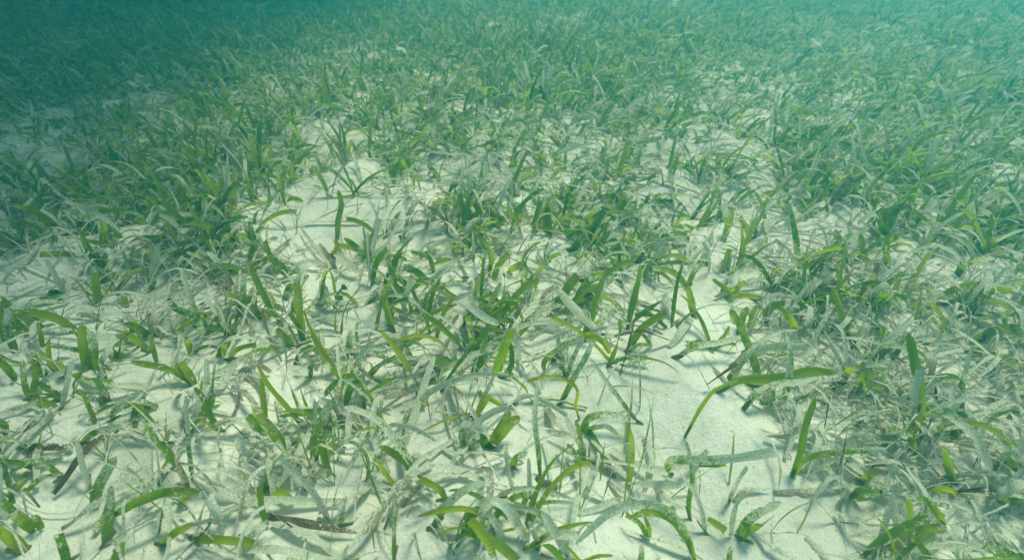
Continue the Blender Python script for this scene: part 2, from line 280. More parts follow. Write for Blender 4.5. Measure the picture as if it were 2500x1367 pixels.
# ------------------------------------------------------------------ plants of the photograph
# S = a rooted shoot, L = a loose leaf on the sand, T = a thin needle-leaved shoot; header: kind crop | label | short name as a landmark
# then one leaf per line: look, width, points (x,y or x,y,height in cm)
CROPS = {'TL': (0, 0), 'TC': (800, 0), 'TR': (1600, 0), 'ML': (0, 450), 'MC': (800, 450), 'MR': (1600, 450), 'BL': (0, 867), 'BC': (800, 867), 'BR': (1600, 867)}
TRACES = """
S BC|long speckled green leaf arched over the sand, its cut tip drooping|the long arched leaf
h 82 2440,1340,0 2390,1180,4 2260,1030,7 2080,990,8.5 1880,1050,8 1650,1260,4.5
g 66 2450,1380,0 2390,1210,3 2270,1075,5 2140,1045,5.6 2010,1080,5
S BC|two tiny green leaves sprouting from sand beneath the long arched leaf|
g 45 2140,1210 2080,1120 1990,1060
g 45 2150,1210 2140,1130 2110,1070
S BR|bent leaf reaching sideways over sand, crusted brown along its flat top|the bent brown-crusted leaf
h 72 110,790,0 85,735,4 135,692,7 300,700,7.3 560,680,7.5 800,645,8
y 40 320,735,6 400,735,6 470,725,6
S BR|slender upright green leaf passing behind the bent brown-crusted leaf|
g 46 235,1095 222,980 245,850 240,730 205,570
S BR|small paddle shaped green leaf narrow at its base, alone on bare sand|the small paddle leaf
h 40 500,960 510,930 560,830 615,745
S BR|tall green leaf rising beside a long level one from one base|the tall green leaf by bare sand
g 58 910,805 965,660 1000,480 1070,280
g 55 930,795,0 1000,690,3 1250,640,4 1540,630,5
h 45 950,785,0 1060,760,1 1200,690,2
S BR|long yellow green stalk rising to a level leaf across the debris|the long level leaf
y 40 200,540,0 290,370,3 400,230,6 560,170,7
g 70 410,240 540,170 800,150 1050,105 1210,120
g 50 620,200 800,180 1000,130
S BR|broad pale green leaf lying low below the long level leaf|
h 72 590,360 660,270 800,200 980,180 1090,150
h 55 700,300 850,330 960,300
L BR|pale crusted leaf standing on edge beside the tall green leaf|
p 58 960,560,0.5 955,420,3 925,310,5 870,235,6
S BR|yellow green stub with rounded tip amid grey debris|
y 70 1370,830 1420,800 1485,765
S BR|yellow green rounded leaf folded over a short upright stem|the folded yellow leaf
y 62 1385,250 1380,180 1400,140,3.5 1465,125,3.5
g 36 1350,255 1370,200 1390,165
S BR|broad upright green leaf with long pale one drooping from its base|the broad upright leaf
g 78 1770,420 1770,250 1745,100 1690,-150
h 82 1780,350,1 1950,390,4 2100,510,5 2250,770,2
g 55 1760,400 1900,370 2020,440
d 40 1750,330 1640,300 1500,260
S BR|dark green strap leaf standing in the thick debris|
g 72 2000,870 1965,740 1930,600
g 40 1960,740 1900,660
S BR|pair of thick green leaves curling around each other at the photo's edge|the curled edge leaves
h 80 2235,900,0 2330,915,3 2400,880,4 2470,840,4
g 66 2290,960 2390,960 2470,900
y 70 2400,800 2370,700 2330,590
h 60 2480,760 2440,660 2420,560
S BR|three short pointed green leaves fanned out of debris|
g 46 1535,610 1570,520 1605,465
g 50 1760,675 1720,580 1708,488
g 38 1700,620 1650,545 1600,500
S BR|bright green wide leaf lying under a crusted curling one|the bright wide leaf
g 92 1300,930,0.5 1400,915,2.5 1510,885,3
h 72 1290,950 1500,900 1580,800 1600,715
p 52 1245,970 1290,900 1335,865
S BR|green arch leaf bending down over the debris to the corner|the corner arch leaf
g 58 1925,1140,0 1880,1050,3 1800,965,5 1660,930,6
g 52 1700,1220 1702,1050 1690,900
g 68 1660,1160 1800,1165 1935,1140
p 60 1640,1170 1600,1050 1580,920
L BR|dark speckled dead leaf lying level across bare sand and debris|the dark speckled level leaf
d 48 790,920 1050,900 1310,868
d 40 520,980 600,900 780,890
L BR|short dark grey dead leaf resting among pale debris|
d 50 1400,718 1560,725 1740,700
S BR|two leaved stub, one bright and forked, one long and crusted|the forked stub
g 62 555,1220 640,1165 705,1130
h 76 545,1190 660,1070 835,980
p 46 505,1210 535,1020 600,900
S BR|thin pale leaf crossing the arched leaf's stem|
p 48 340,1190 310,1050 260,920 180,810
y 60 350,1090,1 430,1140,1 470,1170,1
L BR|slender dark grey dead leaf slanting across clean sand|the slanting grey leaf
d 45 640,1180 780,1270 940,1370
L BR|faint sand-dusted leaf half buried in the clean sand|
p 46 1005,1205,.2 1050,1250,.2 1150,1360,.2
S BR|green cut-off stub at the photo's lower edge|
g 46 490,1385 500,1310 512,1270
S BR|long low green leaves sweeping sideways along the bottom corner|the low corner leaves
h 66 2480,1345 2200,1290 1780,1280
g 60 1850,1370 1780,1290 1690,1180
G 50 2150,1400 2320,1370 2470,1330
L BR|white crusted leaf tip in shade by the curled edge leaves|
P 50 1800,720 1860,670 1925,615
L BR|pale grey dead leaf sloping down beside the tall green leaf|
p 46 1030,690 1150,760 1285,885
S BR|thin dark green arc leaf at the photo's edge|
g 28 2180,560 2200,480 2260,410 2440,345
g 42 2200,610 2340,570
p 45 2360,550 2420,640 2470,680
S BR|white bowed leaf over shadowed sand behind the broad upright leaf|
P 55 1780,190 1870,180 1960,230 2010,330,1
b 50 2050,390 2030,290 2000,220
P 60 2290,300 2300,200 2320,120
S BC|one long green tapering leaf bowed up from bare sand|the tapering bowed leaf
h 40 400,207,0 300,150,2 215,85,4 215,10,5.5 260,-40,6.5 390,-45,6
h 50 372,210 392,150 408,110
S MC|dark green strap leaf hooked at its tip beside bare sand|the hooked strap leaf
g 52 615,1218 540,1130 505,1010 525,960 570,965,4.5
L BC|long pale leaf with crusted surface lying straight across sand|the long straight pale leaf
p 58 510,600,.4 610,300,2 715,0,3.5
S BC|long white crusted leaf in a low arch across bare sand|the low white arch
p 56 540,420 640,280 760,200 980,132 1130,130
S BC|thin stem widening into broad dark green leaf behind it|the broad dark leaf
h 46 975,410 1060,250 1125,100
g 95 1110,120,5 1160,0,9 1225,-180,13
G 60 1160,150 1230,60 1220,-100
S BC|yellow green leaf lying folded under a thin rising stem|
y 66 1010,240 1090,290 1165,335
y 60 960,420 1040,330 1080,260
S BC|clump of short rounded leaves, green inside and white crusted outside|the short rounded clump
g 110 1065,605 1150,530 1210,460 1285,410
g 72 1060,590 1150,480 1212,370
G 92 1060,600 1030,560 990,530
h 66 930,620 990,560 1020,520
h 72 905,610 900,500 930,430
p 70 900,600 950,500 1000,450
P 62 1040,510,3 990,470,4 1110,375,6 1210,345,7
S BC|tall narrow leaf standing straight, green foot and crusted middle|the tall straight leaf
h 52 1420,805 1405,620 1383,430 1400,180
S BC|two short crusted leaves standing below the tall straight leaf|
p 44 1352,950 1345,800 1340,685
p 48 1240,885 1210,780 1185,640
S BC|white hooped leaf curving over the tall straight leaf|
P 48 1190,340 1330,268 1460,310 1600,400
S BC|pale green broad leaf hooping over to a yellow drop|the broad pale hoop
y 34 1680,430,0 1655,330,4 1670,240,7 1600,170,10 1480,140,11 1330,175,10
S BC|bright green straight leaf slanting up from sand|the bright slanting leaf
g 60 1540,335 1640,150 1730,-10 1765,-95
S BC|narrow grey green leaf tapering down onto bare sand|the narrow grey leaf
h 44 2085,450 1920,255 1745,15
S BC|sprawling speckled clump with yellow green leaf arching out sideways|the sprawling clump
h 72 1712,722 1690,600 1610,470 1590,405
h 72 1680,520 1760,410 1900,400 2060,445
g 44 1700,725 1650,650 1595,590
d 26 1740,690 1740,600 1690,560
y 44 1690,720 1690,580 1660,430
h 50 1720,490 1850,470 1940,530
L BC|grey dead leaf lying long over sand beside the sprawling clump|the long grey dead leaf
d 62 1740,690 1880,750 2010,800
L BC|short dead leaf lying below the long grey dead leaf|
d 58 1870,840 1960,900 2065,965
L BC|thin pale dead leaf slanting from the sprawling clump's foot|
d 55 1600,680 1720,820 1850,960 1960,985
L BC|shadowed dead leaf propped behind the sprawling clump|
d 58 1460,340 1520,430 1590,500
L BC|narrow bent leaf above the long grey dead leaf|
d 38 1740,540 1840,640 1950,740
L BC|curved brown edged leaf sunk in ripples of sand|
d 40 2110,560 2165,680 2160,770
d 50 2190,880 2280,960 2335,995
S BC|small green stub at the photo's lower edge, on bare sand|
g 52 2090,1380 2095,1310 2098,1250
S BC|flat green leaf tip lying along the lower edge|
g 32 1680,1368 1800,1340 1905,1335
S BC|upright dark green leaf standing at the lower edge|the upright edge leaf
g 46 440,1385 440,1200 446,960
S BC|smooth grey green leaf in one wide curve, no crust|the wide smooth curve
h 72 690,1150 800,1000 930,890 1060,845
S BC|tangle of hooped leaves, dark green beneath and grey crusted above|the hooped tangle
g 52 1180,985 1240,950 1345,915
g 60 1300,1010 1320,950 1320,895
G 72 1100,1080 1150,1050 1185,1025
p 82 1290,1190,0 1230,1070,4 1110,970,6 1015,1000,5
G 62 920,1110 950,1040 1040,1020
h 60 1450,1090 1400,1045 1330,1022 1200,1000
p 70 1340,1210 1290,1180 1200,1060
p 70 1180,1240 1120,1120 1060,1040
S BC|long pale leaf leaning off the hooped tangle|
p 84 1640,1370 1540,1220 1430,1040
p 60 1420,1300 1380,1180 1340,1100
L BC|brown speckled leaf scrap with a bright orange end|the orange ended scrap
b 66 1395,815 1470,850 1548,887
L BC|white curled leaf tip catching light|
P 58 950,1185 1030,1218 1095,1255
L BC|speckled grey rod of dead leaf on the sand|
d 62 700,1150 800,1160 940,1168
L BC|crumpled white crusted leaf lying beside the short rounded clump|
p 82 820,750 880,670 945,630
L BC|wide oval leaf scrap lying flat on sand|
p 95 590,650 635,680 685,750
S BC|thick short green leaf lifting from the sand|
g 62 1230,745 1260,680 1335,652
p 45 1195,740 1200,680 1180,600
L BC|thin yellow blade lying straight across bare sand|
y 22 600,520 800,425 980,378
S BC|pale bowed leaf just behind the wide smooth curve|
p 45 1120,960 1220,900 1400,890 1640,960,1
h 40 1340,990 1480,975 1640,985
S BC|half crusted long leaf arching to a white tip|the half crusted arch
h 76 617,808 500,640 350,450 230,380 110,345
g 72 600,800 520,710 355,605
S BC|bent dark thin leaf hooked beside the half crusted arch|
g 36 258,832 270,700 200,595 90,568
S BC|plain green leaf sliding low over sand from a buried foot|the low green leaf
g 58 797,965 740,890 615,825
y 46 460,885 380,780 300,685
S BL|low yellow green leaves crossing at the photo's edge|the crossing edge leaves
g 52 190,295 240,180 235,60
g 58 190,290,0 270,310,1 365,350,1.5
g 42 185,290 160,170 150,30
p 45 230,270 310,160 430,112
S ML|stout green shoot with two broad leaves opening like a V|the stout V shoot
g 82 580,1240 560,1080 545,940
g 74 590,1240 630,1110 600,980
d 46 615,1225 690,1160 770,1010
S ML|long pointed leaf floating sideways from a forked green shoot|the forked pointed shoot
y 58 1300,1330 1160,1245 870,1183
g 48 1290,1320 1210,1250 1150,1180
g 66 1305,1335 1240,1240 1195,1190
L BL|smooth grey green leaf lying long and level on the sand|the long level grey leaf
h 56 500,128 680,185 985,190
L BL|second level leaf folded beneath the long level grey leaf|
h 56 515,240 720,240 970,205
S BL|narrow green leaf hanging by the level grey leaf|
g 36 640,462 590,340 545,240
S BL|grey green leaf curving up gently from the sand|
h 46 520,592 640,510 820,468
S BL|long slim green leaf slanting straight over debris|the long slim slanting leaf
g 60 1265,865 1130,660 1040,560 925,425
h 40 1280,845 1262,600 1240,265
S BL|short green leaf lying parallel behind the long slim slanting leaf|
g 52 1040,465 960,390 905,330
S BL|blue green leaf bowed outward from a sandy foot|the blue green bowed leaf
G 50 1482,502 1395,390 1360,290 1295,215
y 30 1470,512 1390,460 1320,428
S BL|wide green leaf with torn notched tip leaning back|the torn tip leaf
g 86 1990,745 1900,610 1830,520 1730,400 1715,355
g 66 1790,560 1720,470 1650,395
y 50 1780,530 1765,350 1740,150
g 52 2030,480 1900,330 1790,200 1715,60
S BL|tall broad green leaf forking near its foot, ragged edges|the tall forked leaf
g 92 2100,730 2110,540 2210,305
g 62 2205,805 2165,680 2140,540
h 40 2250,700 2300,560 2400,590
S BL|two bold leaves crossing in a V at the lower edge|the bold crossing pair
g 88 700,1270 720,1080 738,870
g 80 620,1035 655,880 780,675
S BL|long arched green leaf reaching sideways to a ragged tip|the ragged arched leaf
g 70 750,1070,0 950,965,4 1150,908,6.5 1335,915,6
g 40 1180,975 1250,945 1330,930
S BL|small pointed green leaf close to the lower edge|
g 60 1060,1265 1160,1190 1295,1120
S BL|green leaf lying flat near the lower edge, tip worn|
g 66 1270,1215 1480,1230 1700,1255
h 50 1640,1230 1700,1180 1780,1120
S BL|short stiff leaf upright beside brown debris|
g 50 1782,1150 1745,1010 1733,870
S BL|small square cut green stub above the brown stem|
g 52 2275,1140 2285,1040 2300,955
S BL|pale leaf slanting down to a shadow|
p 60 2215,1130 2080,900 1870,690
L BL|bright white leaf lying along the brown stem|the bright white leaf
P 70 2260,1335 2050,1180 1830,1110
L BL|pale grey leaf bridging two shadows on the sand|
p 50 1660,1005 1480,880 1300,795
L BL|white leaf snapped in two and folded back|
P 66 1665,1000,1 1450,920,4 1390,950,5 1450,1060,4 1485,1210,1
L BL|thick brown speckled dead stem lying on the sand|the brown stem
b 64 1780,1075 2100,1130 2420,1190
L BL|dark brown dead leaf lying level at the photo's edge|
b 60 120,612 300,605 490,610
d 55 120,520 200,450 285,385
L BL|pale leaf leaning on the dark brown dead leaf|
p 45 180,545 280,430 375,355
L BL|long pale green leaf lying below the dark dead leaf|
h 58 0,805 200,705 430,655
S BL|small green leaf over a grey curved one|
g 42 425,815 340,750 285,718
h 40 160,900 280,820 425,785
S BL|pinkish grey stalk widening upward to a blunt tip|
d 38 395,370 440,220 480,45
S BL|pale upright leaf beside the crossing pair|
p 45 605,905 550,740 508,560
S BL|thin green leaf cut off by the photo's edge, near the crossing edge leaves|
g 52 105,160 50,90 -10,35
G 52 30,500 25,470 -10,420
S BL|short green leaves near the lower corner|
g 60 140,1085 60,1010 -10,950
g 72 235,1165 150,1100 85,1045
g 52 275,1160 240,1090 228,1065
S BL|pale yellow leaf filling the lower corner|
y 88 170,1300 60,1210 -20,1140
S BL|blue green leaf rising from the lower edge|
G 60 445,1390 420,1270 395,1190
S BL|rounded stubby leaf at the lower edge|
g 88 775,1385 800,1310 800,1255
T BL|two thin needle leaves over the ragged arched leaf|
h 20 1050,1200 1080,1060 1110,930
h 20 1310,1190 1340,1070 1380,955
S BL|pale leaf rising behind the long slim slanting leaf|
h 45 735,445 780,340 935,255
d 40 1090,590 1140,500 1190,440
S BL|two pale upright leaves rooted beside a sandy hollow|
p 46 1400,305 1385,170 1375,20
h 26 1410,365 1420,180 1442,10
T BL|three dark needle leaves behind the tall forked leaf|
g 24 2000,375 1960,260 1925,165
g 26 2065,375 2025,290 2000,200
g 22 2290,305 2240,240 2205,185
S BL|wide grey leaf drooping over brown debris|
p 72 1580,550,3 1620,630,3 1730,665,1
d 26 1475,620 1495,760 1570,880
d 26 1600,620 1630,740 1660,860
S MC|pale yellow green broad leaf curling up on bare sand|the pale yellow broad leaf
y 62 445,985 395,830 383,720 432,640
g 40 320,965 340,880 362,795
S MC|short blunt green leaf standing alone|the short blunt leaf
g 56 140,1155 142,1070 152,975
S MC|slim yellow green leaf standing beside a hooped one|the slim yellow leaf
y 44 720,1040 760,890 855,735
g 42 685,1000 665,890 740,840 865,795,4
S MC|dense dark green clump with a wide speckled leaf reaching forward|the dense dark clump
G 110 1165,855 1110,770 1040,700
G 100 1170,850 1050,790 940,780
h 92 1080,800,1 935,788,6 1020,870,5.5 1145,940,5
P 55 1000,840 1110,750 1210,680
g 62 1100,640 1140,545 1195,485
y 78 1205,570 1260,545 1320,525
G 80 1180,870 1200,780 1180,700
g 60 1190,860 1260,780 1300,760
L MC|wide whitish speckled leaf slanting beside the great dark clump|the wide speckled leaf
p 88 1540,705,4 1650,830,3 1790,965,2.5
S MC|great dark green clump of broad leaves topped with yellow|the great dark clump
G 120 1490,880 1560,760 1670,605
G 100 1650,800 1700,710 1750,640
y 56 1690,645 1780,610 1880,600
d 50 1430,745 1480,700 1540,690
G 80 1700,800 1760,740 1800,660
g 60 1640,790 1740,770 1820,720
S MC|pale topped leaf leaning between the two dark clumps|
h 62 1290,960 1380,870 1560,800
g 62 1265,1005 1350,920 1445,845
S MC|pale olive leaf arched low with dark bent companion|the olive arched leaf
h 66 1500,1175 1560,1090 1700,1005
g 52 1450,1235 1445,1185 1520,1110 1720,1010
y 62 1690,1010,3 1770,1010,4 1840,1050,3 1885,1130,1
S MC|pair of slim grey leaves meeting in a sharp V|the slim grey V
h 42 1590,1285 1560,1150 1535,1010
h 46 1592,1285 1640,1150 1715,1005
S MC|solitary thick green leaf leaning over bare sand|the solitary thick leaf
g 76 2000,1110 2090,965 2260,845
g 46 2010,1108 2080,1072 2165,1078
g 40 2165,1078 2125,1020 2090,995
S MR|yellow green leaf bent at a joint beside the bright sand patch|the jointed yellow leaf
y 70 262,890 240,770 212,675
g 50 215,680 245,610 288,525
g 66 215,680 120,590 -20,560
S MR|two crossed yellow green leaves on the bright sand patch|the crossed yellow leaves
y 52 490,735 550,690 605,645
y 40 540,725 450,680 380,632
y 40 460,750 590,745 720,760
L MR|grey bent dead leaf standing across the bright sand patch|
d 74 60,740 150,850 255,915
p 60 95,1095 180,970 250,890
S MC|white crusted leaf hanging straight down over green ones|the white hanging leaf
P 58 1240,975,7 1270,1060,6 1278,1180,3
g 90 1130,1250 1170,1130 1220,990
L MC|short white leaf fragment below the wide speckled leaf|
P 34 1370,930 1450,950 1560,968
L MC|pale leaf lying straight toward the pale yellow broad leaf|
P 58 -100,785 60,785 215,790
L MC|second pale straight leaf lying lower|
p 46 -150,840 -50,880 80,915
S MC|long pale leaf stretched level above the sand|
p 44 190,570 350,532 510,522
S MC|grey leaf hooped low between sandy gaps|the low grey hoop
p 54 650,650 780,580 900,555 985,568
p 40 935,625 900,560 855,485
S MC|dark green arched leaf over a small dark tuft|the dark tuft
g 48 710,585 690,510 640,470 555,448
G 70 675,645 600,590 510,550
G 60 560,700 500,650 400,570
G 50 560,690 640,640 680,660,1
G 50 540,700 470,690 420,640
L MC|pointed pale leaf lying on open sand|
p 42 670,408 750,455 845,492
T MC|two needles fanned out over smooth sand|
h 18 690,775 700,690 692,640
h 18 698,775 780,680 870,595
S MC|olive leaf hanging in an arch behind the dense dark clump|the hanging olive arch
g 58 1080,595,1 1092,480,4 1050,410,7 1015,395,8
h 60 1225,475 1170,410 1085,385
S MC|dark green tuft with one broad leaf bowed outward|the far dark tuft
G 52 930,315 905,200 880,70
G 52 945,310 930,180 950,60
g 60 755,205 790,120 835,55
g 52 1145,295 1100,200 1055,145
g 60 1150,140 1080,130 970,150
g 50 960,310 1000,180 1050,120
y 40 950,330 985,290 1010,280
S MC|dark green leaf standing on a sandy bank|the bank leaf
g 52 60,375 72,250 92,130 72,60
y 60 20,480 60,430 60,370
S MC|yellow green leaf lying out over open sand|
y 56 60,395 170,430 275,475
g 36 272,445 266,390 258,345
p 66 40,440 110,510 210,595
S MC|short half crusted leaf with blunt end|
h 42 488,355 525,310 563,255
g 30 430,255 460,215 492,180
S MC|dark leaves folded over a sandy gap|
G 66 1610,445 1670,390 1728,325
G 50 1590,345 1660,310 1725,335
d 36 1310,205 1230,130 1140,60
L MC|long pale leaf leaning in the meadow's edge|
p 52 1370,265 1480,230 1610,208
L MC|wide pale leaf slanting down in the meadow's edge|
p 62 1715,365 1800,400 1900,455
S MR|broad olive leaves upright on a sandy rim|the olive rim leaves
y 72 650,385 600,280 565,215
g 66 450,385 480,300 515,175
g 36 742,395 738,310 728,245
b 32 650,370 680,310 703,255
S MR|spiky dark green tuft standing in brown debris|the spiky tuft
G 52 1540,385 1505,260 1478,175
G 52 1545,385 1565,270 1595,185
g 46 1535,385 1480,330 1425,305
g 46 1550,385 1610,350 1670,335
G 50 1545,385 1540,260 1545,180
g 52 1562,565 1542,440 1530,340
S MR|slim green leaf upright before brown debris|
g 56 1405,570 1387,440 1368,330
L MR|dark curled dead leaf lying on brown debris|the dark curled leaf
b 66 990,565,.6 1090,490,3 1200,468,4 1340,490,3
p 44 1060,472 1160,440 1285,428
S MR|pale green tip poking out of clean sand|
h 46 345,540 350,440 322,385
T MR|single needle upright on the bright sand patch|
h 18 345,605 365,530 365,455
L MR|slim pale straw lying across brown debris|
p 36 900,750 1030,650 1210,555
S MR|long thin grey leaf rising from the crossed yellow leaves|
d 38 445,705 480,650 570,585 750,525
S MR|pale yellow leaf drooping in front of a broad green one|the drooping yellow leaf
g 92 735,925 760,830 870,785
y 62 830,820,4 890,880,4 945,985,1
p 50 640,765 800,740 900,750 1020,800,1
S MR|clump of yellow green upright leaves beside grey debris|the yellow green clump
y 66 560,1010 580,900 615,820
y 66 640,1000 650,890 690,810
g 60 600,1000 540,900 500,840
g 72 700,1310 650,1150 560,940
L MR|white leaf tip with square cut end|
P 54 1030,1035 1120,960 1215,880
S MR|white leaf bowed above the debris|
P 44 1460,760 1550,755 1650,850,2
S MR|long green leaf sweeping level to the photo's edge|the long sweeping leaf
g 58 1880,800 2140,740 2300,680 2480,635
g 50 1870,780 2000,700 2200,670
S MR|low green hoop on bright sand near the photo's edge|
g 62 2145,1040 2260,975 2480,955
p 44 1790,1065 1900,1030 2060,1000
S MR|long grey speckled leaf bowed level across the sand|the grey bowed leaf
p 72 510,1215 610,1130 800,1080 1010,1082
h 66 130,1160 250,1090 420,1060 600,1010
S ML|three green leaves rising from one foot on clear sand|the three leaf fan
g 56 1605,875 1565,770 1475,705
g 52 1620,875 1620,750 1632,610
g 50 1630,865 1660,770 1695,685
S ML|long green leaf leaning far back from sand|the long back leaning leaf
g 60 1890,935 1790,790 1650,505
S ML|tall yellow green leaf standing straight on sand|the tall yellow leaf
y 74 2025,1070 2003,870 1985,665
g 50 2040,1075 2000,960 1940,860
S ML|green leaf curled down at its tip in debris|
g 56 1130,780,0 1200,840,4 1300,885,5 1345,950,3 1325,1005,1
S ML|green leaf lying over a pale yellow one|
g 58 1010,1010 920,960 830,928
y 56 1015,1115 920,1050 815,975
g 40 1045,1195 1020,1090 1000,1000
L ML|black speckled dead leaf propped over the sand|the black speckled leaf
d 72 1565,1355 1680,1170 1835,985
S ML|green leaf tips crossing behind the black speckled leaf|
g 46 1515,1175 1590,1095 1710,1065
g 66 1970,1090 1890,1010 1845,965
g 40 1960,1090 2100,1040,1 2180,1200,.5
S ML|short dark leaf hooped over pale sand|
G 56 1920,615 1870,540 1790,490
g 46 1760,565 1775,500 1860,470
S ML|long grey green leaf lying low into the V shoot|
g 76 530,985 380,900 220,860 80,845
g 34 285,1105 270,1000 250,920
S ML|crusted leaf standing at the photo's edge|the crusted edge leaf
h 62 100,1115 50,960 60,820
g 60 40,1060 20,940 0,850
g 52 110,870 40,790 10,760
S ML|upright green leaf by shaded debris|the shaded upright leaf
g 66 645,810 640,680 620,555
h 66 1005,710 1020,600 1055,395
y 56 690,395 690,330 700,265
L ML|small bright white leaf scrap in the shade|
P 62 600,535 625,505 640,475
L ML|white leaf looped over dark debris|
P 46 640,440,3 720,440,5 785,492,3
L ML|white curled tip at the shaded meadow's edge|
P 50 130,172,4 170,130,6 215,95,7
S ML|pale leaf fanned flat at the photo's edge, upper|
p 42 -10,312 100,240 235,203
h 46 -10,330 80,310 172,298
L ML|grey dead leaf lying among pale sand ripples|
d 44 1010,1005 1120,980 1230,938
L ML|dark brown narrow leaf in shaded debris|
b 46 1160,445 1250,380 1360,358
S TC|pale forked leaf pair shining in the meadow|
P 44 1140,1050 1130,1035 1085,1015
P 44 1140,1050 1160,1035 1190,1015
P 44 1140,1050 1165,1055 1180,1075,.5
S TC|long bowed pale leaf above the meadow|
p 40 1090,960 1180,830 1290,900 1310,940
p 40 1530,1020 1640,990 1780,960
p 40 1960,800 1800,770 1640,810
S TL|white leaf standing straight at the sand's edge|
P 40 1670,1330 1650,1200 1625,1020
S TL|long pale straw leaning over the shaded meadow|
p 42 1290,610 1230,480 1150,400
p 36 1260,600 1130,580 1020,560
S TR|long silver leaf hooped above the bright meadow|
P 44 280,850 350,780 470,755
P 40 590,900 520,830 490,760
"""
DEBUG = False
# ------------------------------------------------------------------ leaf blades
VS = np.array([0, .06, .13, .21, .3, .39, .48, .57, .66, .74, .82, .89, .94, .97, .988, .997, 1.0])
def catmull(P, vs):
    P = np.asarray(P, float)
    if len(P) == 2: P = np.array([P[0], (P[0] + P[1]) / 2, P[1]])
    seg = np.linalg.norm(np.diff(P, axis=0), axis=1); t = np.concatenate([[0], np.cumsum(np.sqrt(seg + 1e-9))])
    E = np.vstack([2 * P[0] - P[1], P, 2 * P[-1] - P[-2]])
    T = np.concatenate([[t[0] - (t[1] - t[0])], t, [t[-1] + (t[-1] - t[-2])]])
    fine = []
    for i in range(len(P) - 1):
        p0, p1, p2, p3 = E[i:i + 4]; t0, t1, t2, t3 = T[i:i + 4]
        for s in np.linspace(0, 1, 12, endpoint=(i == len(P) - 2)):
            x = t1 + (t2 - t1) * s
            a1 = (t1 - x) / (t1 - t0) * p0 + (x - t0) / (t1 - t0) * p1
            a2 = (t2 - x) / (t2 - t1) * p1 + (x - t1) / (t2 - t1) * p2
            a3 = (t3 - x) / (t3 - t2) * p2 + (x - t2) / (t3 - t2) * p3
            b1 = (t2 - x) / (t2 - t0) * a1 + (x - t0) / (t2 - t0) * a2
            b2 = (t3 - x) / (t3 - t1) * a2 + (x - t1) / (t3 - t1) * a3
            fine.append((t2 - x) / (t2 - t1) * b1 + (x - t1) / (t2 - t1) * b2)
    F = np.array(fine); d = np.concatenate([[0], np.cumsum(np.linalg.norm(np.diff(F, axis=0), axis=1))])
    return np.stack([np.interp(vs * d[-1], d, F[:, k]) for k in range(3)], 1), d[-1]
def tangents(C):
    T = np.gradient(C, axis=0); return T / (np.linalg.norm(T, axis=1, keepdims=True) + 1e-12)
def tip_profile(v, style):
    if style == 'round': w = np.sqrt(np.clip(1 - ((v - .86) / .14).clip(0) ** 2, 0, 1)) * (1 - .25 * v ** 3)
    elif style == 'cut': w = np.where(v > .985, .9, 1.0)
    else: w = np.clip((1 - v) / .45, 0, 1) ** .65
    return np.maximum(w, .04)
LOOK = {   # seed range, age range, dead range
    'g': ((.30, .72), (.05, .50), (0, 0)), 'G': ((.02, .28), (.0, .38), (0, 0)), 'y': ((.72, 1), (.0, .30), (0, 0)),
    'h': ((.15, .6), (.52, .74), (0, .08)), 'p': ((.2, .6), (.86, 1.02), (0, .4)), 'P': ((.3, .6), (1.15, 1.3), (.2, .4)),
    'd': ((.2, .7), (.50, .80), (.5, .75)), 'b': ((.2, .7), (.35, .6), (.85, 1.0))}
def ribbon_mesh(name, C, side, width, look, style, wave=0.0, z_off=None):
    """one leaf: a strap of four strips across with a shallow keel"""
    n = len(C); T = tangents(C)
    side = side - (side * T).sum(1, keepdims=True) * T
    side /= np.linalg.norm(side, axis=1, keepdims=True) + 1e-9
    nor = np.cross(T, side)
    w = width * tip_profile(VS, style) * (.62 + .38 * np.clip(VS / .35, 0, 1) ** .8)
    us = np.array([-.5, -.25, 0, .25, .5]); keel = np.array([.10, .02, -.05, .02, .10])
    ph = random.uniform(0, 6.28)
    co = []
    edge = {}
    for sgn in (-1, 1):
        e = 1 + .05 * np.sin(VS * random.uniform(9, 22) + random.uniform(0, 6)) + .03 * np.sin(VS * random.uniform(25, 40) + random.uniform(0, 6))
        if random.random() < .16:        # a bite out of the margin
            e = e * (1 - random.uniform(.35, .75) * np.exp(-((VS - random.uniform(.3, .95)) / .035) ** 2))
        edge[sgn] = e
    for u, k in zip(us, keel):
        j = wave * width * u * 2 * np.sin(VS * 16 + ph + u)
        skew = 0
        co.append(C + side * (w * u * (edge[-1] if u < 0 else edge[1]))[:, None] + nor * (k * w + j)[:, None])
        if style == 'cut' : co[-1][-2:] += T[-2:] * (u * width * SKEW[0])
    co = np.stack(co, 1).reshape(-1, 3)
    q = []
    for i in range(n - 1):
        for a in range(4):
            q.append((i * 5 + a, i * 5 + a + 1, i * 5 + a + 6, i * 5 + a + 5))
    (s0, s1), (a0, a1), (d0, d1) = LOOK[look]
    A = {'along': np.repeat(VS, 5), 'across': np.tile(us, n), 'seed': np.full(n * 5, random.uniform(s0, s1)),
         'age': np.full(n * 5, random.uniform(a0, a1)), 'dead': np.full(n * 5, random.uniform(d0, d1))}
    return co, np.array(q), A
SKEW = [0.5]

def sheath_mesh(p, d, r, h):
    d = d / np.linalg.norm(d); a = np.cross(d, [1, .2, 0]); a /= np.linalg.norm(a); b = np.cross(d, a)
    co = []
    for i, (k, rr) in enumerate(((-.004, 1), (h * .5, .9), (h, .62))):
        for j in range(8):
            t = j * math.pi / 4
            co.append(p + d * k + (a * math.cos(t) + b * math.sin(t) * .6) * r * rr)
    q = [(i * 8 + j, i * 8 + (j + 1) % 8, i * 8 + 8 + (j + 1) % 8, i * 8 + 8 + j) for i in range(2) for j in range(8)]
    n = len(co)
    return np.array(co), np.array(q), {'along': np.full(n, .02), 'across': np.zeros(n), 'seed': np.full(n, .5), 'age': np.full(n, .45), 'dead': np.full(n, .25)}

